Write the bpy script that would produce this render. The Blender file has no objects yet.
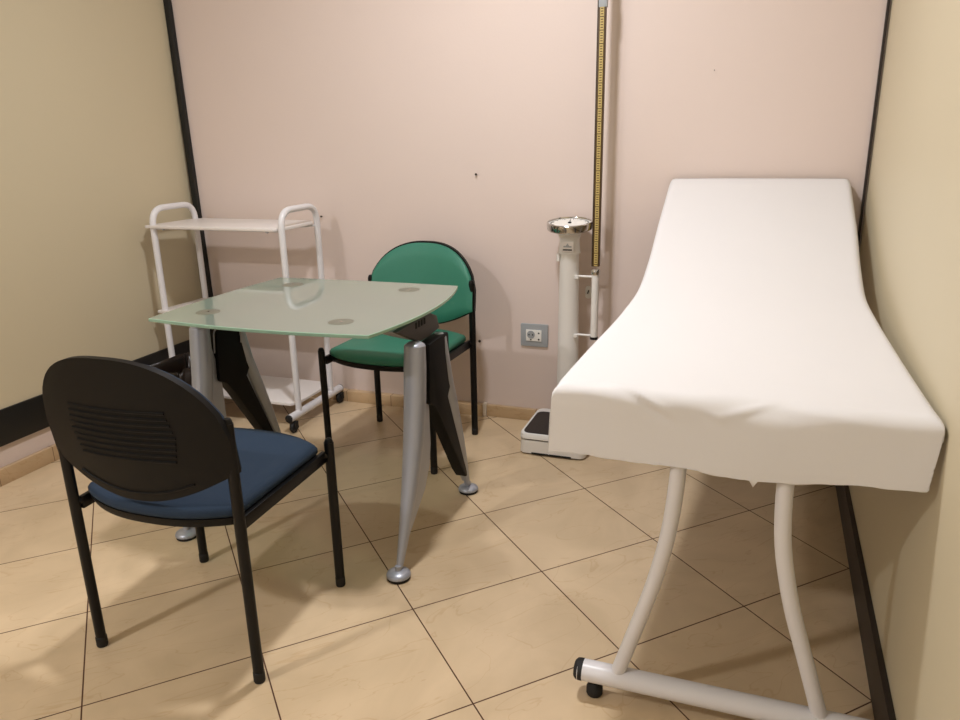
import bpy, bmesh, math, random
from mathutils import Vector, Matrix
random.seed(7)
S = 0.92            # all lengths below are multiplied by S when objects are linked
SC = bpy.context.scene
COL = SC.collection
PI = math.pi

# ------------------------------------------------------------------ camera
cam_d = bpy.data.cameras.new('camera'); cam_d.sensor_width = 36; cam_d.lens = 743.7/960*36
cam_d.clip_start = .02
cam = bpy.data.objects.new('camera', cam_d); COL.objects.link(cam); SC.camera = cam
rt, up, fw = Vector((.941,.339,-.020)).normalized(), Vector((-.081,.281,.956)), Vector((-.329,.898,-.291)).normalized()
rt = (rt - rt.dot(fw)*fw).normalized(); up = rt.cross(fw)
cam.matrix_world = Matrix.Translation((0,0,1.3806*S)) @ Matrix((rt,up,-fw)).transposed().to_4x4()

# ------------------------------------------------------------------ world, lights, exposure
w = bpy.data.worlds.new('world'); SC.world = w; w.use_nodes = True
w.node_tree.nodes['Background'].inputs[0].default_value = (1,.93,.84,1)
w.node_tree.nodes['Background'].inputs[1].default_value = 0.0
SC.view_settings.view_transform = 'Standard'; SC.view_settings.look = 'None'
SC.view_settings.gamma = 1; SC.view_settings.use_curve_mapping = False
SC.view_settings.exposure = 0.0
def area(name, loc, sx, sy, power, color=(.965,.965,1.0), rot=(0,0,0), shape='RECTANGLE'):
    l = bpy.data.lights.new(name, 'AREA'); l.shape=shape; l.size=sx*S; l.size_y=sy*S
    l.energy=power; l.color=color
    o = bpy.data.objects.new(name, l); o.location=Vector(loc)*S; o.rotation_euler=rot; COL.objects.link(o); return o
area('ceiling_light_main', (-.95,2.0,2.86), .20, .20, 34, shape='DISK')
area('ceiling_light_rear', (-2.45,-.7,2.86), .20, .20, 44, shape='DISK')

# ------------------------------------------------------------------ materials
def lin(c):
    return tuple((x/255/12.92 if x/255<=.04045 else ((x/255+.055)/1.055)**2.4) for x in c)+(1,)
def mat(name, rgb, rough=.5, metal=0, noise=0, nscale=8, bump=0, bscale=60, spec=.5, coat=0):
    m = bpy.data.materials.new(name); m.use_nodes=True; nt=m.node_tree; b=nt.nodes['Principled BSDF']
    col=lin(rgb)
    b.inputs['Base Color'].default_value=col; b.inputs['Roughness'].default_value=rough
    b.inputs['Metallic'].default_value=metal; b.inputs['Specular IOR Level'].default_value=spec
    b.inputs['Coat Weight'].default_value=coat
    tc=nt.nodes.new('ShaderNodeTexCoord')
    n=nt.nodes.new('ShaderNodeTexNoise'); n.inputs['Scale'].default_value=nscale; n.inputs['Detail'].default_value=5
    nt.links.new(tc.outputs['Object'],n.inputs['Vector'])
    mx=nt.nodes.new('ShaderNodeMix'); mx.data_type='RGBA'
    mx.inputs[6].default_value=tuple(c*(1-noise) for c in col[:3])+(1,); mx.inputs[7].default_value=tuple(min(1,c*(1+noise)) for c in col[:3])+(1,)
    nt.links.new(n.outputs['Fac'],mx.inputs[0]); nt.links.new(mx.outputs[2],b.inputs['Base Color'])
    if bump:
        n2=nt.nodes.new('ShaderNodeTexNoise'); n2.inputs['Scale'].default_value=bscale; n2.inputs['Detail'].default_value=3
        nt.links.new(tc.outputs['Object'],n2.inputs['Vector'])
        bp=nt.nodes.new('ShaderNodeBump'); bp.inputs['Strength'].default_value=bump; bp.inputs['Distance'].default_value=.004
        nt.links.new(n2.outputs['Fac'],bp.inputs['Height']); nt.links.new(bp.outputs[0],b.inputs['Normal'])
    return m
M = dict(
 pink=mat('pink_paint',(223,206,197),.55,noise=.02,nscale=1.5,bump=.08,bscale=90),
 plain=mat('plain_wall_paint',(214,212,212),.7),
 yellow=mat('yellow_panel',(205,193,164),.5,noise=.02,nscale=1.5),
 ceil=mat('ceiling_paint',(234,234,238),.8),
 black=mat('black_trim',(14,15,15),.45),
 brown=mat('dark_brown_trim',(40,31,25),.5),
 steelblack=mat('black_enamel',(6,5,6),.4,spec=.3),
 shell=mat('black_plastic',(6,5,5),.5,spec=.25,bump=.12,bscale=400),
 blue=mat('blue_fabric',(28,48,70),.85,noise=.12,nscale=200,bump=.3,bscale=500),
 green=mat('green_vinyl',(50,122,100),.5,noise=.05,nscale=30,bump=.15,bscale=300),
 white=mat('white_enamel',(226,224,226),.3),
 whiteboard=mat('white_laminate',(232,226,222),.4),
 silver=mat('silver_paint',(172,176,186),.36,metal=.45),
 dgrey=mat('dark_grey_plastic',(52,48,45),.5),
 coverblack=mat('matt_black_plastic',(9,8,8),.6,spec=.2),
 disc=mat('brushed_disc',(140,142,128),.38,metal=.6),
 chrome=mat('chrome',(210,208,205),.12,metal=1),
 rubber=mat('rubber',(18,17,17),.7),
 mat_=mat('ribbed_rubber_mat',(48,38,33),.75,bump=.5,bscale=700),
 scale=mat('white_scale_paint',(236,233,228),.35),
 face=mat('dial_face',(240,238,232),.4),
 plate=mat('satin_grey_plate',(165,170,174),.4,metal=.2),
 outlet=mat('outlet_white',(238,236,230),.35),
 dark=mat('dark_hole',(10,10,10),.8),
 paper=mat('white_paper',(228,226,226),.85,bump=.15,bscale=25),
 cushion=mat('dark_cushion',(30,30,34),.6),
 bag=mat('bin_bag',(28,19,13),.28,bump=.6,bscale=30),
 bin=mat('bin_plastic',(22,20,18),.5),
 nail=mat('nail_metal',(70,60,50),.4,metal=.6),
 rulebrown=mat('rule_brown',(74,52,20),.4),
 filler=mat('white_filler',(225,212,195),.8),
 handle=mat('polished_grey',(176,176,180),.3,metal=.5),
)
def tile_mat(name, bw, rh, base, grout, mort, rot=0, off=(0,0,0), axis='xy', rough=.28):
    m=bpy.data.materials.new(name); m.use_nodes=True; nt=m.node_tree; N=nt.nodes; L=nt.links; b=N['Principled BSDF']
    tc=N.new('ShaderNodeTexCoord'); mp=N.new('ShaderNodeMapping'); mp.vector_type='POINT'
    # p' = R(-rot)(p-off)
    mp.vector_type='TEXTURE'; mp.inputs['Location'].default_value=tuple(o*S for o in off); mp.inputs['Rotation'].default_value=(0,0,rot)
    if axis=='xz':
        s=N.new('ShaderNodeSeparateXYZ'); c=N.new('ShaderNodeCombineXYZ'); L.new(tc.outputs['Object'],s.inputs[0])
        L.new(s.outputs[0],c.inputs[0]); L.new(s.outputs[2],c.inputs[1]); L.new(c.outputs[0],mp.inputs[0])
    elif axis=='yz':
        s=N.new('ShaderNodeSeparateXYZ'); c=N.new('ShaderNodeCombineXYZ'); L.new(tc.outputs['Object'],s.inputs[0])
        L.new(s.outputs[1],c.inputs[0]); L.new(s.outputs[2],c.inputs[1]); L.new(c.outputs[0],mp.inputs[0])
    else: L.new(tc.outputs['Object'],mp.inputs[0])
    br=N.new('ShaderNodeTexBrick'); br.offset=0; br.squash=1
    br.inputs['Scale'].default_value=1; br.inputs['Brick Width'].default_value=bw*S; br.inputs['Row Height'].default_value=rh*S
    br.inputs['Mortar Size'].default_value=mort; br.inputs['Mortar Smooth'].default_value=.3
    br.inputs['Color1'].default_value=lin(base); c2=[min(255,x*1.03) for x in base]; br.inputs['Color2'].default_value=lin(c2)
    br.inputs['Mortar'].default_value=lin(grout)
    L.new(mp.outputs[0],br.inputs['Vector'])
    n=N.new('ShaderNodeTexNoise'); n.inputs['Scale'].default_value=3.2; n.inputs['Detail'].default_value=7; n.inputs['Distortion'].default_value=1.2
    L.new(mp.outputs[0],n.inputs['Vector'])
    r=N.new('ShaderNodeValToRGB'); r.color_ramp.elements[0].position=.3; r.color_ramp.elements[0].color=(.86,.84,.80,1); r.color_ramp.elements[1].position=.7; r.color_ramp.elements[1].color=(1.06,1.05,1.04,1)
    L.new(n.outputs['Fac'],r.inputs[0])
    # thin sandstone veins
    n2=N.new('ShaderNodeTexNoise'); n2.inputs['Scale'].default_value=2.1; n2.inputs['Detail'].default_value=3; n2.inputs['Distortion'].default_value=2.0
    m2=N.new('ShaderNodeMapping'); m2.inputs['Scale'].default_value=(1,2.4,1); m2.inputs['Rotation'].default_value=(0,0,.5)
    L.new(mp.outputs[0],m2.inputs[0]); L.new(m2.outputs[0],n2.inputs['Vector'])
    r2=N.new('ShaderNodeValToRGB'); e=r2.color_ramp.elements; e[0].position=.49; e[0].color=(1,1,1,1); e[1].position=.51; e[1].color=(1,1,1,1)
    k=r2.color_ramp.elements.new(.5); k.color=(.91,.86,.80,1)
    L.new(n2.outputs['Fac'],r2.inputs[0])
    mu=N.new('ShaderNodeMix'); mu.data_type='RGBA'; mu.blend_type='MULTIPLY'; mu.inputs[0].default_value=1
    L.new(br.outputs['Color'],mu.inputs[6]); L.new(r.outputs[0],mu.inputs[7])
    mv=N.new('ShaderNodeMix'); mv.data_type='RGBA'; mv.blend_type='MULTIPLY'; mv.inputs[0].default_value=1
    L.new(mu.outputs[2],mv.inputs[6]); L.new(r2.outputs[0],mv.inputs[7]); L.new(mv.outputs[2],b.inputs['Base Color'])
    rr=N.new('ShaderNodeMapRange'); rr.inputs['To Min'].default_value=rough; rr.inputs['To Max'].default_value=.8
    L.new(br.outputs['Fac'],rr.inputs['Value']); L.new(rr.outputs[0],b.inputs['Roughness'])
    bp=N.new('ShaderNodeBump'); bp.inputs['Strength'].default_value=.5; bp.inputs['Distance'].default_value=.002; bp.invert=True
    L.new(br.outputs['Fac'],bp.inputs['Height']); L.new(bp.outputs[0],b.inputs['Normal'])
    return m
M['floor']=tile_mat('beige_floor_tiles',.45,.45*.975,(210,187,154),(84,50,30),.0021,rot=math.radians(45),off=(-.876,1.752,0))
M['skirt']=tile_mat('beige_skirting_tiles',.265,.4,(198,170,134),(120,88,66),.0016,off=(-1.2,-.1,0),axis='xz')
M['skirty']=tile_mat('beige_skirting_tiles_side',.265,.4,(198,170,134),(120,88,66),.0016,off=(-1.2,-.1,0),axis='yz')
def glass_mat():
    m=bpy.data.materials.new('frosted_green_glass'); m.use_nodes=True; nt=m.node_tree; N=nt.nodes; L=nt.links
    N.remove(N['Principled BSDF']); out=N['Material Output']
    d=N.new('ShaderNodeBsdfDiffuse'); d.inputs[0].default_value=lin((206,214,200))
    t=N.new('ShaderNodeBsdfTranslucent'); t.inputs[0].default_value=lin((190,212,194))
    tr=N.new('ShaderNodeBsdfTransparent'); tr.inputs[0].default_value=lin((190,222,200))
    g=N.new('ShaderNodeBsdfGlossy'); g.inputs['Roughness'].default_value=.03; g.inputs[0].default_value=(1,1,1,1)
    a=N.new('ShaderNodeMixShader'); a.inputs[0].default_value=.45; L.new(d.outputs[0],a.inputs[1]); L.new(t.outputs[0],a.inputs[2])
    b=N.new('ShaderNodeMixShader'); b.inputs[0].default_value=.38; L.new(a.outputs[0],b.inputs[1]); L.new(tr.outputs[0],b.inputs[2])
    f=N.new('ShaderNodeFresnel'); f.inputs[0].default_value=1.95
    c=N.new('ShaderNodeMixShader'); L.new(f.outputs[0],c.inputs[0]); L.new(b.outputs[0],c.inputs[1]); L.new(g.outputs[0],c.inputs[2])
    L.new(c.outputs[0],out.inputs[0]); return m
M['glass']=glass_mat()
M['edge']=mat('glass_green_edge',(150,182,160),.15)
def lamp_mat():
    m=bpy.data.materials.new('lamp_diffuser'); m.use_nodes=True; b=m.node_tree.nodes['Principled BSDF']
    b.inputs['Base Color'].default_value=(.9,.88,.84,1); b.inputs['Emission Color'].default_value=(1,.93,.85,1); b.inputs['Emission Strength'].default_value=2; return m
M['lamp']=lamp_mat()

# ------------------------------------------------------------------ mesh helpers (author units, scaled by S at build)
class MB:
    def __init__(s): s.v=[]; s.f=[]; s.mi=[]
    def add(s, vs, fs, mi=0):
        o=len(s.v); s.v+= [Vector(v) for v in vs]; s.f+=[[i+o for i in f] for f in fs]; s.mi+=[mi]*len(fs); return s
    def box(s, c, d, mi=0, rot=None):
        hx,hy,hz=[a/2 for a in d]; vs=[Vector((x,y,z)) for x in(-hx,hx) for y in(-hy,hy) for z in(-hz,hz)]
        if rot is not None: vs=[rot@v for v in vs]
        vs=[v+Vector(c) for v in vs]
        return s.add(vs,[(0,1,3,2),(4,6,7,5),(0,4,5,1),(2,3,7,6),(0,2,6,4),(1,5,7,3)],mi)
    def prism(s, poly, axis, a, b, mi=0):
        # poly in the other two axes; extruded from a to b along axis
        def P(p,t): return {'x':(t,p[0],p[1]),'y':(p[0],t,p[1]),'z':(p[0],p[1],t)}[axis]
        n=len(poly); vs=[P(p,a) for p in poly]+[P(p,b) for p in poly]
        fs=[list(range(n)),list(range(2*n-1,n-1,-1))]+[[i,i+n,(i+1)%n+n,(i+1)%n] for i in range(n)]
        return s.add(vs,fs,mi)
    def rings(s, rings, mi=0, cap=True, closed=False):
        n=len(rings[0]); vs=[v for r in rings for v in r]; fs=[]
        m=len(rings)
        for k in range(m if closed else m-1):
            a=k*n; b=((k+1)%m)*n
            for i in range(n): fs.append([a+i,a+(i+1)%n,b+(i+1)%n,b+i])
        if cap and not closed: fs+= [list(range(n))[::-1], [ (m-1)*n+i for i in range(n)]]
        return s.add(vs,fs,mi)
    def tube(s, path, r, n=14, mi=0, closed=False, flat=1.0):
        path=[Vector(p) for p in path]; R=[]; m=len(path)
        rs=r if isinstance(r,(list,tuple)) else [r]*m
        u=None
        for i,p in enumerate(path):
            if closed: t=(path[(i+1)%m]-path[i-1])
            else: t=(path[min(i+1,m-1)]-path[max(i-1,0)])
            t.normalize()
            if u is None:
                u=Vector((0,0,1)) if abs(t.z)<.9 else Vector((1,0,0))
            u=(u-u.dot(t)*t).normalized(); v=t.cross(u)
            R.append([p+rs[i]*(math.cos(a)*u*flat+math.sin(a)*v) for a in [2*PI*k/n for k in range(n)]])
        return s.rings(R,mi,closed=closed)
    def lathe(s, prof, c=(0,0,0), n=32, mi=0, rot=None):
        R=[]
        for r,z in prof:
            ring=[Vector((max(r,1e-5)*math.cos(2*PI*k/n),max(r,1e-5)*math.sin(2*PI*k/n),z)) for k in range(n)]
            if rot is not None: ring=[rot@v for v in ring]
            R.append([v+Vector(c) for v in ring])
        return s.rings(R,mi)
    def build(s, name, mats, parent=None, smooth=True, bevel=0, seg=2, auto=40, loc=None):
        me=bpy.data.meshes.new(name); me.from_pydata([v*S for v in s.v],[],s.f)
        ms=mats if isinstance(mats,(list,tuple)) else [mats]
        for m in ms: me.materials.append(M[m])
        for p,i in zip(me.polygons,s.mi): p.material_index=i
        bm=bmesh.new(); bm.from_mesh(me); bmesh.ops.remove_doubles(bm,verts=bm.verts,dist=1e-6)
        bmesh.ops.recalc_face_normals(bm,faces=bm.faces)
        if bevel:
            es=[e for e in bm.edges if len(e.link_faces)==2 and e.calc_face_angle(0)>math.radians(35)]
            if es: bmesh.ops.bevel(bm,geom=es,offset=bevel*S,segments=seg,profile=.6,affect='EDGES',clamp_overlap=True)
        for e in bm.edges:
            e.smooth = not(len(e.link_faces)==2 and e.calc_face_angle(0)>math.radians(auto))
        for f in bm.faces: f.smooth=smooth
        bm.to_mesh(me); bm.free()
        o=bpy.data.objects.new(name,me); COL.objects.link(o)
        if parent: o.parent=parent
        if loc: o.location=Vector(loc)*S
        return o
def arc(pts, r, n=6):
    """round the inner corners of a polyline"""
    pts=[Vector(p) for p in pts]; out=[pts[0]]
    for i in range(1,len(pts)-1):
        a=(pts[i-1]-pts[i]); b=(pts[i+1]-pts[i]); d=min(r,a.length*.49,b.length*.49)
        p0=pts[i]+a.normalized()*d; p2=pts[i]+b.normalized()*d
        for k in range(n+1):
            t=k/n; out.append((1-t)**2*p0+2*t*(1-t)*pts[i]+t*t*p2)
    out.append(pts[-1]); return out
def rrect(x0,x1,y0,y1,r,n=6):
    out=[]
    for cx,cy,a0 in((x1-r,y1-r,0),(x0+r,y1-r,90),(x0+r,y0+r,180),(x1-r,y0+r,270)):
        for k in range(n+1):
            a=math.radians(a0+90*k/n); out.append((cx+r*math.cos(a),cy+r*math.sin(a)))
    return out
def tag(o,label=None,cat=None,group=None,kind=None):
    if label: o['label']=label
    if cat: o['category']=cat
    if group: o['group']=group
    if kind: o['kind']=kind
    return o
def thing(name,label,cat,loc,rz=0,group=None):
    e=bpy.data.objects.new(name,None); e.empty_display_size=.1; COL.objects.link(e)
    e.location=Vector(loc)*S; e.rotation_euler=(0,0,rz); return tag(e,label,cat,group)
def struct(mb,name,m,label,cat,**k):
    return tag(mb.build(name,m,**k),label,cat,kind='structure')

# ------------------------------------------------------------------ room shell
X0,X1,Y0,Y1,H=-2.905,.405,-1.6,3.37,2.95
struct(MB().box(((X0+X1)/2,(Y0+Y1)/2,-.05),(X1-X0+.4,Y1-Y0+.4,.1)),'floor','floor','floor of square beige stone-look tiles laid diagonally','floor',smooth=False)
struct(MB().box(((X0+X1)/2,(Y0+Y1)/2,H+.05),(X1-X0+.4,Y1-Y0+.4,.1)),'ceiling','ceil','plain off-white ceiling','ceiling',smooth=False)
struct(MB().box(((X0+X1)/2,Y1+.05,H/2),(X1-X0+.2,.1,H)),'wall_back','pink','pale pink wall at the back of the room','wall',smooth=False)
struct(MB().box((X0-.05,(Y0+Y1)/2,H/2),(.1,Y1-Y0,H)),'wall_left','pink','pink wall strip under the left yellow panel','wall',smooth=False)
def xr_(y): return .422+.0175*(y-3.37)
struct(MB().prism([(xr_(Y0),Y0),(xr_(Y1),Y1),(X1+.12,Y1),(X1+.12,Y0)],'z',0,H),'wall_right','yellow','pale yellow wall at the right beside the couch','wall',smooth=False)
struct(MB().box(((X0+X1)/2,Y0-.05,H/2),(X1-X0+.2,.1,H)),'wall_front','plain','plain pale wall behind the viewer','wall',smooth=False)
# yellow partition panel on the left with its black frame
struct(MB().box((X0+.006,(Y0+3.368)/2,(H+.315)/2),(.012,3.368-Y0,H-.315)),'wall_left_panel','yellow','large pale yellow panel covering the left wall','wall panel',smooth=False)
struct(MB().box((X0+.011,(Y0+3.37)/2,.241),(.022,3.37-Y0,.152)),'trim_1','black','wide black rail along the foot of the left panel','trim',bevel=.003)
struct(MB().prism([(X0+.044,.317),(X0+.078,.317),(X0+.030,H),(X0-.004,H)],'y',3.345,3.369),'trim_2','black','black upright strip in the left back corner','trim',bevel=.003)
struct(MB().box((X1+.006,3.362,H/2),(.009,.016,H)),'trim_3','brown','thin dark strip in the right back corner','trim')
# skirtings
struct(MB().box(((X0-1.215)/2,Y1-.019,.03),(-1.215-X0,.038,.06)),'baseboard_back_left','skirt','beige tile skirting behind the trolley and green chair','baseboard',bevel=.003)
struct(MB().box(((X1-1.195)/2,Y1-.0125,.03),(X1+1.195,.025,.06)),'baseboard_back','skirt','beige tile skirting below the power socket and scale','baseboard',bevel=.003)
struct(MB().box((-1.205,Y1-.016,.034),(.02,.032,.068)),'trim_4','filler','rough white plaster gap between skirting tiles','trim',bevel=.003)
struct(MB().box((X0+.012,(Y0+Y1)/2-.02,.035),(.024,Y1-Y0-.04,.07)),'baseboard_left','skirty','beige tile skirting under the black rail on the left','baseboard',bevel=.003)
struct(MB().prism([(xr_(Y0)-.016,Y0),(xr_(3.345)-.016,3.345),(xr_(3.345),3.345),(xr_(Y0),Y0)],'z',0,.12),'baseboard_right','brown','dark brown skirting along the right wall','baseboard',bevel=.002)

# ------------------------------------------------------------------ ceiling lamps (out of frame, the room's light)
for nm,(x,y,sx,sy),lb in (('ceiling_lamp',(-.95,2.0,.13,0),'round ceiling lamp above the glass desk'),('ceiling_lamp',(-2.45,-.7,.13,0),'round ceiling lamp at the entrance side of the room')):
    t=thing(nm,lb,'lamp',(x,y,H))
    MB().lathe([(.001,-.001),(.14,-.001),(.15,-.02),(.145,-.04),(.001,-.04)],(0,0,0),40).build('lamp_housing','white',t)
    MB().lathe([(.001,-.04),(.125,-.04),(.12,-.055),(.10,-.068),(.001,-.075)],(0,0,0),40).build('lamp_diffuser','lamp',t)

# ------------------------------------------------------------------ chairs
def make_chair(label,pad,loc,rz,group):
    t=thing('visitor_chair',label,'chair',loc,rz,group)
    hw,hd=.260,.228
    for sx in(-1,1):
        m=MB(); x=sx*hw
        m.tube([(x,-hd,.008),(x,-hd,.735)],.0125,flat=1.25); m.lathe([(.001,.749),(.009,.747),(.0125,.739),(.0128,.73)],(x,-hd,0),14)
        m.build('leg','steelblack',t)
        m=MB(); m.tube([(x,hd,.008),(x,hd,.497)],.0125,flat=1.25); m.lathe([(.001,.511),(.009,.509),(.0125,.502),(.0128,.49)],(x,hd,0),14)
        m.build('leg','steelblack',t)
        for y in(-hd,hd):
            MB().lathe([(.001,0),(.014,0),(.0155,.004),(.0155,.03),(.013,.032)],(x,y,0),16).build('foot_cap','rubber',t)
    # seat frame: side rails with two cross tubes
    m=MB()
    for sx in(-1,1):
        m.box((sx*.246,0,.452),(.014,.44,.036)); m.tube([(sx*.26,hd,.456),(sx*.244,hd-.015,.456)],.009); m.tube([(sx*.26,-hd,.456),(sx*.244,-hd+.015,.456)],.009)
    m.tube([(-.24,.17,.44),(.24,.17,.44)],.009); m.tube([(-.24,-.17,.44),(.24,-.17,.44)],.009)
    m.build('seat_frame','steelblack',t,bevel=.003)
    # D-shaped seat outline: bulging front and rear edges
    def outline(gx,gy,bulge):
        pts=[]; n=20
        for k in range(n+1):
            u=-1+2*k/n; pts.append((gx*u, gy+bulge*(1-abs(u)**2.4)))
        for k in range(n+1):
            u=1-2*k/n; pts.append((gx*u, -gy-bulge*.95*(1-abs(u)**2.4)))
        return pts
    def slab(prof,mi_mat,name):
        R=[]
        for z,inset in prof:
            o=outline(.236-inset,.195-inset*.6,.066-inset*.4); R.append([Vector((x,y,z)) for x,y in o])
        m=MB(); m.rings(R); return m.build(name,mi_mat,t,auto=60)
    slab([(.440,.03),(.443,.006),(.458,0),(.466,0)],'shell','seat_shell')
    slab([(.466,.004),(.474,-.003),(.488,-.003),(.499,.004),(.506,.018),(.511,.05),(.513,.11),(.514,.17)],pad,'seat_pad')
    # backrest
    def wtop(u): return .70+.205*max(0,1-abs(u)**2.5)**.62
    def wbot(u): return .606-.088*max(0,(1-abs(u)**2.0))**1.15
    W=.275
    def bp(u,wz,off,sh=1.0):
        x=W*u*sh; curve=-.050*(1-u*u)
        return Vector((x,-.222+curve-.14*(wz-.62)+off,wz))
    def sheet(off0,off1,sh,shz,bulge,nU=30,nV=12,bot=wbot):
        A=[];B=[]
        for side,offs in((0,off0),(1,off1)):
            g=[]
            for i in range(nU+1):
                u=-1+2*i/nU; row=[]
                us=max(-1,min(1,u))
                a=bot(us); b=wtop(us); mid=(a+b)/2
                for j in range(nV+1):
                    v=j/nV; z=a+(b-a)*v; z=mid+(z-mid)*shz
                    e=(1-abs(u)**6)*(1-abs(2*v-1)**6)
                    row.append(bp(u,z,offs+(bulge*(e**.5) if side else -bulge*.15*(e**.5)),sh))
                g.append(row)
            (A if side==0 else B).extend(g)
        m=MB(); n=nV+1; N=(nU+1)*n; vs=[v for r in A for v in r]+[v for r in B for v in r]; fs=[]
        for i in range(nU):
            for j in range(nV):
                a=i*n+j; fs.append([a,a+1,a+n+1,a+n]); fs.append([N+a,N+a+n,N+a+n+1,N+a+1])
        for i in range(nU):
            a=i*n; fs.append([a,a+n,N+a+n,N+a]); a=i*n+nV; fs.append([a,N+a,N+a+n,a+n])
        for j in range(nV):
            a=j; fs.append([a,N+a,N+a+1,a+1]); a=nU*n+j; fs.append([a,a+1,N+a+1,N+a])
        return m.add(vs,fs)
    m=sheet(-.014,.004,1.0,1.0,.003)
    # raised ventilation-style ribs across the rear of the shell
    for k in range(9):
        z=.640+k*.0165; span=.56-.012*abs(k-4)
        m.tube([bp(-span+2*span*i/16,z,-.0155) for i in range(17)],.0034,6)
    # raised lower lip line
    m.tube([bp(-.62+1.24*i/20,wbot(-.62+1.24*i/20)+.024,-.0155) for i in range(21)],.003,6)
    m.build('backrest_shell','shell',t,auto=50)
    sheet(.003,.016,.975,.965,.016).build('backrest_pad',pad,t,auto=50)
    for sx in(-1,1):
        m=MB(); m.lathe([(.001,0),(.007,0),(.007,.004),(.001,.005)],(sx*(hw+.006),-hd-.003,.69),12,rot=Matrix.Rotation(-PI/2*sx if sx<0 else PI/2,3,'Y')); m.build('backrest_bolt','chrome',t)
    return t
make_chair('black visitor chair with blue fabric seat, its back to the viewer','blue',(-1.402,1.558,0),math.radians(2.2),'stacking visitor chairs')
make_chair('visitor chair with green vinyl seat and backrest, facing the desk','green',(-1.439,2.885,0),math.radians(180-2.2),'stacking visitor chairs')

# ------------------------------------------------------------------ glass desk
desk=thing('glass_desk','small desk with frosted green glass top on silver splayed legs','desk',(-1.415,2.212,0))
def deskx(x): return x+1.415
def desky(y): return y-2.212
def glass_outline():
    c=[(-.400,-.374),(.400,-.372),(.384,.374),(-.398,.362)]; bul=[.030,.052,.010,.018]; pts=[]
    for k in range(4):
        a=Vector(c[k]); b=Vector(c[(k+1)%4]); d=b-a; nrm=Vector((d.y,-d.x)).normalized(); n=18
        for i in range(n):
            t=i/n; pts.append(a+d*t+nrm*bul[k]*(4*t*(1-t)))
    return [(p.x,p.y) for p in pts]
go=glass_outline(); n=len(go)
m=MB(); zb,zt=.8185,.830
def ins(k,e): return Vector((go[k][0]*(1-e),go[k][1]*(1-e)))
R=[]
for z,e in((zb,.006),(zb+.0015,.001),(zt-.0015,.001),(zt,.005)):
    R.append([Vector((*ins(k,e),z)) for k in range(n)])
m.rings(R)
m.mi=[1]*len(m.mi); m.mi[-1]=0; m.mi[-2]=0
m.build('glass_top',['glass','edge'],desk,auto=30)
for x,y in((-1.681,1.965),(-1.176,1.962),(-1.671,2.449),(-1.181,2.472)):
    p=MB().lathe([(.001,0),(.038,0),(.040,.0015),(.040,.0208),(.0385,.0214),(.001,.0216)],(deskx(x),desky(y),.8095),32).build('glass_support_disc','disc',desk)
    MB().lathe([(.001,0),(.006,0),(.006,.0008),(.001,.001)],(deskx(x),desky(y),.831),14).build('disc_screw','chrome',p)
# longitudinal wing beam with support arms
def wing(x,k):
    full=[(1.975,.806),(2.05,.81),(2.22,.808),(2.265,.79),(2.285,.745),(2.20,.737),(2.126,.738),(2.05,.772)]
    slim=[(2.03,.800),(2.07,.806),(2.20,.806),(2.235,.80),(2.245,.785),(2.20,.778),(2.13,.776),(2.06,.782)]
    return [Vector((deskx(x),desky(a[0]*k+b[0]*(1-k)),a[1]*k+b[1]*(1-k))) for a,b in zip(full,slim)]
m=MB(); m.rings([wing(x,k) for x,k in((-1.825,1),(-1.75,.8),(-1.68,.35),(-1.58,.05),(-1.415,0),(-1.25,.05),(-1.15,.35),(-1.08,.8),(-1.005,1))])
m.build('cross_beam','silver',desk,auto=50)
for x,a,b in((-1.681,1.965,2.06),(-1.176,1.965,2.06),(-1.66,2.2,2.455),(-1.180,2.2,2.475)):
    MB().box((deskx(x),desky((a+b)/2),.8015),(.028,b-a+.05,.018)).build('support_arm','dgrey',desk,bevel=.003)
for sx in(-1,1):
    m=MB(); xa=-1.415+sx*.405
    poly=[(v.y*1.0,v.z) for v in wing(0,1)]
    c=(sum(p[0] for p in poly)/8,sum(p[1] for p in poly)/8); poly=[(c[0]+(p[0]-c[0])*1.05,c[1]+(p[1]-c[1])*1.06) for p in poly]
    x_in,x_out=sx*.408,sx*.430
    m.prism(poly,'x',x_in,x_out); cp=m.build('end_cap','dgrey',desk,bevel=.004)
    m=MB()
    for k in range(4): m.box((sx*.4305,desky(2.10)+k*.022,.797),(.003,.009,.020))
    m.build('vent_slot','dark',cp)
# legs: tapered tube with flat fin, mirrored front/back; both A frames
def leg(sx,sy):
    x=sx*.425; m=MB()
    # outer round edge  (dy from centre, z)
    if sy<0:
        path=[(.118,.732),(.124,.66),(.136,.55),(.160,.42),(.205,.28),(.262,.14),(.312,.035)]
        rad=[.035,.037,.037,.035,.028,.019,.011]
        fo=[(.118,.72),(.136,.55),(.16,.42),(.205,.28),(.262,.14),(.305,.05),(.297,.05),(.25,.11),(.17,.17),(.105,.22),(.06,.29),(.045,.36),(.045,.52),(.07,.62),(.09,.70)]
    else:
        path=[(.082,.712),(.090,.66),(.116,.55),(.165,.42),(.220,.28),(.275,.14),(.314,.035)]
        rad=[.025,.028,.030,.030,.026,.018,.011]
        fo=[(.082,.70),(.116,.55),(.165,.42),(.220,.28),(.275,.14),(.305,.06),(.292,.06),(.245,.14),(.17,.28),(.10,.42),(.06,.55),(.05,.70)]
    m.tube([(x,sy*dy,z) for dy,z in path],rad,20)
    m.lathe([(.001,.014),(rad[0]*.6,.011),(rad[0]*.93,.003),(rad[0],-.004)],(x,sy*path[0][0],path[0][1]),20)
    m.prism([(sy*a,b) for a,b in fo],'x',x-.014,x+.008)
    return m
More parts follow.
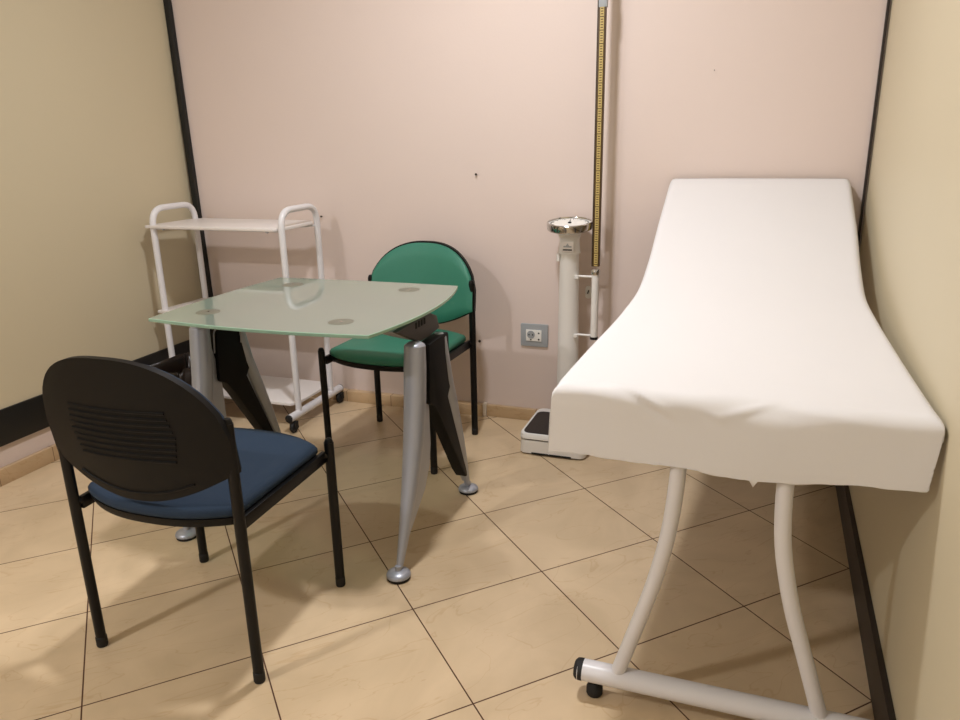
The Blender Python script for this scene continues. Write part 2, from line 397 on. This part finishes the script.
for sx in(-1,1):
    for sy in(-1,1):
        lg=leg(sx,sy).build('leg','silver',desk,bevel=0,auto=45)
        x,y=sx*.425,sy*.322
        f=MB().lathe([(.001,.045),(.010,.045),(.011,.030),(.024,.027),(.037,.021),(.040,.015),(.040,.011),(.001,.011)],(x,y,0),28).build('levelling_foot','silver',lg)
        MB().lathe([(.001,.011),(.037,.011),(.038,.008),(.037,0),(.001,0)],(x,y,0),28).build('foot_pad','rubber',lg)
    # black cable cover between the legs, running down the rear leg
    xo=sx*.449; xi=sx*.404
    poly=[(-.056,.720),(.106,.722),(.112,.71),(.112,.52),(.088,.49),(.252,.125),(.256,.105),(.244,.105),(.205,.15),(.012,.44),(-.03,.495),(-.066,.515),(-.070,.53)]
    m=MB().prism(poly,'x',xi,xo); m.build('cable_cover','coverblack',desk,bevel=.004)
    # little silver cable clips seen on the inner face
    if sx<0:
        for yy in(-.085,.07):
            MB().tube(arc([(xi+.004,yy+.0,.63),(xi+.012,yy,.715),(xi+.012,yy+.035,.725)],.02),.0028,8).build('cable_clip','handle',desk)

# ------------------------------------------------------------------ trolley
tr=thing('utility_trolley','white tubular two-handled trolley on black castors in the corner','trolley',(-2.4025,3.085,0))
for sx in(-1,1):
    x=sx*.3705
    pts=arc([(x,-.155,.09),(x,-.155,1.060),(x,.150,1.060),(x,.150,.09)],.085,8)
    fr=MB().tube(pts,.0155,14).build('handle_frame','white',tr)
    fb=MB().tube([(x,-.245,.076),(x,.245,.076)],.021,18,flat=.95).build('foot_bar','white',tr)
    for y in(-.245,.245):
        x=sx*.3705; MB().lathe([(.001,.004),(.017,.003),(.021,0),(.021,-.004)],(x,y,.076),16,rot=Matrix.Rotation(-PI/2*(1 if y>0 else -1),3,'X')).build('end_plug','rubber',fb)
        ca=MB(); yy=y*.90; x=sx*.3705+.010; ca.tube([(x,yy,.06),(x,yy,.048)],.007,10); ca.box((x+.015,yy,.040),(.006,.026,.034)); ca.box((x-.015,yy,.040),(.006,.026,.034)); ca.box((x,yy,.056),(.036,.026,.005))
        cst=ca.build('castor','rubber',fb,bevel=.002)
        MB().lathe([(.001,-.012),(.014,-.012),(.024,-.009),(.0285,0),(.024,.009),(.014,.012),(.001,.012)],(x+.0,yy-.004,.0285),24,rot=Matrix.Rotation(PI/2,3,'Y')).build('wheel','rubber',cst)
def shelf(z,name,ch=.05):
    x,y0,y1=.385,-.175,.175
    p=[(-x-.018,y0),(x-ch,y0),(x-.022,y0+ch*.8),(x-.022,y1-ch),(x-ch-.01,y1),(-x+ch,y1),(-x+.0,y1-ch),(-x-.018,y0+ch)]
    return MB().prism(p,'z',z-.007,z+.007).build(name,'whiteboard',tr,bevel=.003)
shelf(.975,'shelf'); shelf(.548,'shelf'); shelf(.122,'shelf')
for z in(.964,.537,.111):
    for y in(-.10,.10): MB().tube([(-.370,y*1.5,z-.002),(-.33,y,z-.004),(.33,y,z-.004),(.370,y*1.5,z-.002)],.005,8).build('shelf_rail','white',tr)
for sx in(-1,1):
    for y in(-.172,.167): MB().lathe([(.001,.006),(.006,.005),(.0075,0),(.0075,-.003)],(sx*.30,y*.98,.966),12,rot=Matrix.Rotation(PI/2*(1 if y<0 else -1),3,'X')).build('shelf_screw','handle',tr)

# ------------------------------------------------------------------ personal scale with height rod
sc=thing('personal_scale','white column weighing scale with round dial and height rod by the wall','scale',(-.755,3.10,0))
bp_=rrect(-.150,.150,-.150,.190,.035)
m=MB(); m.rings([[Vector((x*s_,y*s_,z)) for x,y in bp_] for z,s_ in((.006,.97),(.008,1),(.066,.985),(.068,.97))]); base=m.build('base','scale',sc,auto=40)
m=MB(); m.rings([[Vector((x*s_,y*s_,z)) for x,y in bp_] for z,s_ in((.068,.94),(.074,.94))]); m.build('base_gap','dark',base)
m=MB(); m.rings([[Vector((x*s_,y*s_,z)) for x,y in bp_] for z,s_ in((.074,.985),(.076,1),(.096,.985),(.100,.96))]); pf=m.build('platform','scale',sc,auto=40)
m=MB(); mp_=rrect(-.134,.134,-.138,.130,.03); m.rings([[Vector((x,y,z)) for x,y in mp_] for z in(.100,.1035)]); m.build('foot_mat','mat_',pf,auto=40)
for x in(-.11,.11):
    for y in(-.11,.14): MB().lathe([(.001,0),(.012,0),(.012,.008),(.001,.008)],(x,y,0),14).build('rubber_foot','rubber',base)
MB().box((.0,-.1505,.010),(.18,.004,.007)).build('front_slot','dark',base)
cy=.15
m=MB(); m.rings([[Vector((x*a+0.0,y*b+cy,z)) for x,y in [(math.cos(2*PI*k/28),math.sin(2*PI*k/28)) for k in range(28)]] for z,a,b in((.0,.062,.05),(.05,.060,.048),(.09,.052,.042),(.45,.048,.038),(.86,.043,.038),(.865,.045,.040))])
m.build('column','scale',sc,auto=40)
m=MB(); m.rings([[Vector((x*a,y*b+cy-dy,z)) for x,y in [(math.cos(2*PI*k/28),math.sin(2*PI*k/28)) for k in range(28)]] for z,a,b,dy in((.865,.050,.036,0),(.90,.045,.034,0),(.925,.044,.036,.002),(.95,.052,.05,.006),(.972,.078,.078,.010))])
m.build('neck','scale',sc,auto=40)
lab=MB(); lab.box((0,cy-.0385,.895),(.055,.004,.045)); lp=lab.build('label_plate','whiteboard',sc,bevel=.001)
MB().box((0,cy-.0412,.883),(.040,.0015,.006)).build('printed_line','dgrey',lp)
m=MB(); m.prism([(-.018,.900),(-.008,.900),(0,.912),(.008,.900),(.018,.900),(.018,.894),(-.018,.894)],'y',cy-.0418,cy-.0405); m.build('printed_mark','plate',lp)
MB().box((-.046,cy-.01,.845),(.014,.03,.035)).build('lock_lever','scale',sc,bevel=.004)
# dial head tilted slightly towards the user
rot=Matrix.Rotation(math.radians(6),3,'X'); dc=(.002,cy-.012,.974)
hd=MB().lathe([(.001,-.010),(.078,-.010),(.096,-.004),(.100,.002),(.1005,.028),(.098,.031),(.094,.0315),(.092,.028),(.092,.023),(.001,.023)],dc,48,rot=rot).build('dial_head','chrome',sc)
MB().lathe([(.001,.0231),(.0915,.0231),(.0915,.0242),(.001,.0242)],dc,48,rot=rot).build('dial_face','face',hd)
m=MB()
for k in range(60):
    a=2*PI*k/60; r0=.070 if k%5==0 else .078; w_=.0014 if k%5==0 else .0008
    rz=Matrix.Rotation(a,3,'Z')
    m.box(Vector(dc)+rot@(rz@Vector(((r0+.086)/2,0,.0246))),(.086-r0,w_*2,.0008),rot=rot@rz)
m.build('dial_ticks','dark',hd)
m=MB(); rz=Matrix.Rotation(math.radians(100),3,'Z')
m.box(Vector(dc)+rot@(rz@Vector((.028,0,.0256))),(.066,.003,.001),rot=rot@rz); m.lathe([(.001,.0245),(.008,.0245),(.008,.028),(.001,.028)],dc,16,rot=rot); m.build('needle','dark',hd)
for a in(-2.2,-1.9,-1.5,-1.1):
    v=Vector(dc)+rot@Vector((.1005*math.cos(a),.1005*math.sin(a),.013)); MB().box(v,(.004,.004,.02),rot=Matrix.Rotation(a,3,'Z')).build('bezel_clip','dgrey',hd)
# height rod
rx,ry=.121,cy-.008
st=MB().tube([(rx,ry,.486),(rx,ry,.780)],.0165,16).build('rod_sleeve','scale',sc)
MB().lathe([(.001,.0),(.018,.0),(.018,.012),(.001,.012)],(rx,ry,.476),16).build('end_plug','rubber',st)
MB().lathe([(.001,.0),(.019,.0),(.021,.004),(.021,.018),(.017,.024),(.001,.024)],(rx,ry,.774),18).build('sleeve_collar','chrome',st)
for z in(.492,.762):
    m=MB(); m.tube([(.045,ry+.002,z),(rx,ry,z)],.0055,10); m.lathe([(.001,0),(.011,0),(.011,.012),(.001,.012)],(.042,ry-.02,z-.006),12); m.build('rod_bracket','scale',sc)
rod=MB().box((rx,ry,1.47),(.034,.022,1.32)).build('measuring_rod','rulebrown',sc,bevel=.002)
M['ruley']=mat('rule_yellow',(196,172,104),.45)
tp=MB().box((rx+.002,ry-.0115,1.47),(.016,.002,1.315)).build('measuring_scale','ruley',rod)
m=MB()
for k in range(0,130):
    z=.82+k*.01; L_=.010 if k%5 else .015
    m.box((rx+.002,ry-.0128,z),(L_,.001,.0034))
tag(m.build('scale_ticks','rulebrown',tp),kind='stuff')
MB().box((rx-.0155,ry-.0118,1.47),(.003,.002,1.315)).build('edge_strip','nail',rod)
MB().box((rx+.004,ry,1.90),(.034,.027,.09))  .build('slider','plate',rod,bevel=.003)

# ------------------------------------------------------------------ wall bits
so=thing('power_socket','grey rectangular wall power socket with white modules','socket',(-.949,Y1,.440))
MB().prism(rrect(-.068,.068,-.056,.056,.005),'y',-.010,0).build('cover_plate','plate',so,bevel=.002)
m1=MB().box((-.015,-.011,-.0),(.050,.006,.056)).build('socket_module','outlet',so,bevel=.001)
MB().lathe([(.001,0),(.0195,0),(.0195,.002),(.001,.002)],(-.015,-.014,.004),28,rot=Matrix.Rotation(PI/2,3,'X')).build('socket_well','plate',m1)
for x,z in((-.024,.004),(-.006,.004),(-.015,-.020)): MB().lathe([(.001,0),(.0035,0),(.0035,.001),(.001,.001)],(x,-.0163,z),12,rot=Matrix.Rotation(PI/2,3,'X')).build('socket_hole','dark',m1)
m2=MB().box((.024,-.011,-.0),(.026,.006,.056)).build('socket_module','outlet',so,bevel=.001)
for z in(-.018,.013): MB().lathe([(.001,0),(.0042,0),(.0042,.001),(.001,.001)],(.024,-.0145,z),12,rot=Matrix.Rotation(PI/2,3,'X')).build('socket_hole','dark',m2)
def nail(x,z,lb,r=.0055):
    t=MB().lathe([(.001,0),(r*.4,0),(r*.4,.008),(r,.009),(r,.012),(.001,.013)],(0,0,0),12,rot=Matrix.Rotation(PI/2,3,'X')).build('wall_nail','nail',loc=(x,Y1,z)); tag(t,lb,'nail')
nail(-1.232,1.199,'small nail in the pink wall, high above the power socket')
nail(-1.231,.39,'dark screw in the pink wall, low to the left of the power socket',.007)
nail(-.193,1.608,'tiny scuff high on the pink wall above the couch',.002)  # stand-in for a faint wall scuff, shaped as a tiny nail head
nail(-2.083,.99,'small screw in the pink wall beside the right handle of the trolley',.005)
h_=thing('wall_mark','small white wall hook between scale column and its rod','mark',(-.690,Y1,.665))  # stand-in for an unidentified pale spot: plate with a dark bent wire
MB().prism(rrect(-.014,.014,-.030,.030,.012),'y',-.005,0).build('mark_plate','outlet',h_,bevel=.0015)
MB().tube(arc([(0,-.004,.004),(0,-.022,-.004),(.006,-.024,.014)],.006),.0028,8).build('mark','dgrey',h_)

# ------------------------------------------------------------------ waste bin
bn=thing('waste_bin','dark waste bin lined with a crumpled shiny bag on the floor behind the front chair','bin',(-2.50,2.71,0))
bo=rrect(-.10,.10,-.14,.14,.03)
MB().rings([[Vector((x*s_,y*s_,z)) for x,y in bo] for z,s_ in((0,.80),(.005,.82),(.335,.98),(.345,1.0),(.350,1.0),(.350,.96),(.02,.78))]).build('bin_body','bin',bn,auto=40)
R=[]
random.seed(3)
bo2=rrect(-.10,.10,-.14,.14,.03,10)
for z,s_,j in((.26,1.02,.004),(.30,1.04,.005),(.34,1.045,.006),(.362,1.03,.008),(.364,.98,.008),(.35,.93,.006),(.25,.88,.006),(.10,.80,.004)):
    R.append([Vector((x*s_+random.uniform(-j,j),y*s_+random.uniform(-j,j),z+random.uniform(-j,j)*1.4)) for x,y in bo2])
mm=MB(); mm.rings(R,cap=False); mm.build('bin_bag','bag',bn,auto=180)

# ------------------------------------------------------------------ examination couch
co=thing('examination_couch','examination couch with white curved tube legs along the right wall','couch',(0,0,0))
def lerp(t,xs,ys):
    if t<=xs[0]: return ys[0]
    for i in range(len(xs)-1):
        if t<=xs[i+1]: return ys[i]+(ys[i+1]-ys[i])*(t-xs[i])/(xs[i+1]-xs[i])
    return ys[-1]
PY=[1.4,1.6,1.9,2.2,2.45,2.62,2.80,3.05,3.345]; PZ=[.833,.833,.836,.847,.872,.905,.956,1.057,1.190]
LX=[1.50,1.56,1.66,1.92,2.17,2.40,2.52,2.75,3.0,3.36]; LV=[-.392,-.398,-.396,-.384,-.366,-.348,-.342,-.344,-.347,-.342]
RV=[.378,.388,.383,.378,.370,.357,.351,.356,.361,.355]
def sm(f,y,xs,ys,h=.06): return sum(f(y+d,xs,ys) for d in(-h,-h/2,0,h/2,h))/5
def pz(y): return sm(lerp,y,PY,PZ)
for y in(1.575,3.05):
    ub=MB().tube([(-.325,y,.066),(.375,y,.066)],.030,20,flat=.85).build('foot_bar','white',co)
    for x,s_ in((-.325,-1),(.375,1)):
        MB().lathe([(.001,.012),(.022,.010),(.029,.004),(.0305,-.004),(.0305,-.012)],(x,y,.066),20,rot=Matrix.Diagonal((1,1,.86)).to_3x3()@Matrix.Rotation(PI/2*s_,3,'Y')).build('end_cap','rubber',ub)
        MB().lathe([(.001,0),(.018,0),(.021,.006),(.021,.022),(.012,.036),(.001,.038)],(x+ -s_*.042,y,0),18).build('rubber_foot','rubber',ub)
    m_=MB().tube(arc([(-.228,y,.075),(-.195,y,.19),(-.150,y,.35),(-.122,y,.49),(-.111,y,.62),(-.108,y,.735)],.06,4),.0180,18).build('leg','white',co)
    m_=MB().tube(arc([(.240,y,.075),(.198,y,.21),(.150,y,.36),(.120,y,.50),(.112,y,.62),(.114,y,.735)],.06,4),.0180,18).build('leg','white',co)
m=MB()
m.tube([(-.13,1.57,.725),(-.13,3.1,.725)],.016,12); m.tube([(.13,1.57,.725),(.13,3.1,.725)],.016,12)
m.tube([(-.24,2.62,.725),(.24,2.62,.725)],.014,12); m.tube([(-.24,1.70,.725),(.24,1.70,.725)],.014,12)
m.build('couch_frame','white',co)
def cush(name,ya,yb,dz0,dz1,th):
    R=[];n_=10
    for i in range(n_+1):
        y=ya+(yb-ya)*i/n_; z=lerp(y,[ya,yb],[dz0,dz1])
        R.append([Vector((x,y,z+dz)) for x,dz in rrect(-.31,.33,-th,0,.02)])
    MB().rings(R).build(name,'cushion',co,bevel=0)
cush('seat_cushion',1.615,2.50,.812,.812,.072)
cush('headrest_cushion',2.57,3.33,.850,1.155,.055)
m=MB(); m.tube([(0,3.0,.72),(0,3.08,.955)],.012,10); m.build('headrest_strut','white',co)

# paper sheet: draped grid
random.seed(11)
def noise(x,y,seed=0):
    return (math.sin(x*13.1+y*7.3+seed)+math.sin(x*5.7-y*11.9+seed*2.1)+math.sin(x*21.3+y*17.7+seed*.7)*.5)/2.5
NU,NV=120,240
drop=.150; yend=1.552; ytop=3.345
Ls=ytop-yend
grid=[]
def fold(e,r):      # arc-length coordinate e (positive inside) -> (distance inside the edge, drop)
    if e>=r: return e,0.0
    th=(r-e)/r
    if th<PI/2: return r-r*math.sin(th), r*(1-math.cos(th))
    return 0.0, r+(e*-1-(PI/2-1)*r)
for j in range(NV+1):
    q=j/NV; tt=-drop+(Ls+drop)*(q**1.35)          # finer rows near the front edge
    row=[]
    for i in range(NU+1):
        a=i/NU; s=-1.36+2.72*a; side=-1 if s<0 else 1
        x_guess=s*.38
        r_e=.036+.014*math.sin(x_guess*9+.8)+.006*math.sin(x_guess*23)
        iy,dz_e=fold(tt,r_e); y=yend+iy
        xl=sm(lerp,y,LX,LV,.05); xr=sm(lerp,y,LX,RV,.05); hw=(xr-xl)/2; cx=(xr+xl)/2
        e=(1-abs(s))*hw
        if side>0 and e<0: e*=.25+.75*min(1,max(0,(y-1.58)/.35))
        ix,dz_s=fold(e,.024); x=cx+side*(hw-ix)
        f=min(1,dz_e/drop)
        dz=max(dz_e,dz_s)
        z=pz(y)-dz
        u_=max(-1,min(1,(x-cx)/hw))
        if side>0: x-=.014*(abs(u_)**8)*f; z+=.016*f*max(0,u_)
        else: x-=.006*(abs(u_)**8)*f
        y-=.006*f
        if dz_s>dz_e: y+=.010*f
        # wrinkles
        amp=math.exp(-((tt-.02)/.09)**2)
        w_=.0010*noise(x*.8,y*.8,1)+.0016*amp*noise(x*2.2,tt*4,2)+.0012*noise(x*1.5,tt*2.5,5)*(tt<.05)
        for (ax,at_,bx,bt,am,wd) in((-.275,.045,-.125,-.032,.010,.010),(-.25,.030,-.14,-.040,-.008,.009),(-.035,-.022,.075,.030,.0045,.009),(-.06,-.008,-.02,-.03,.003,.008),(.09,.02,.24,-.005,.003,.012),(-.385,.02,-.29,.035,.003,.010)):
            dx_,dt_=bx-ax,bt-at_; L2=dx_*dx_+dt_*dt_; k_=max(0,min(1,((x-ax)*dx_+(tt-at_)*dt_)/L2))
            dist=math.hypot(x-ax-k_*dx_,tt-at_-k_*dt_); w_+=am*math.exp(-(dist/wd)**2)*(math.sin(PI*(.08+.84*k_)))
        th=min(PI/2,max(0,(r_e-tt)/r_e))
        z+=w_*math.cos(th); y-=w_*math.sin(th)
        if dz_e>.03: y-=.0022*math.sin(x*15+1.1)*f
        if j==0: z+=.0016*math.sin(x*31)+.0012*math.sin(x*77+1)+(-.014 if abs(x-.045)<.004 else 0)+(.003 if -.16<x<-.06 else 0)
        x=min(x,.389)
        row.append(Vector((x,y,z)))
    grid.append(row)
m=MB(); n_=NU+1
vs=[v for r_ in grid for v in r_]; fs=[[j*n_+i,j*n_+i+1,(j+1)*n_+i+1,(j+1)*n_+i] for j in range(NV) for i in range(NU)]
m.add(vs,fs); ps=m.build('paper_sheet','paper',auto=80)
tag(ps,'wide white disposable paper sheet draped over the examination couch','paper sheet')
sd=ps.modifiers.new('solid','SOLIDIFY'); sd.thickness=.0012; sd.offset=-1
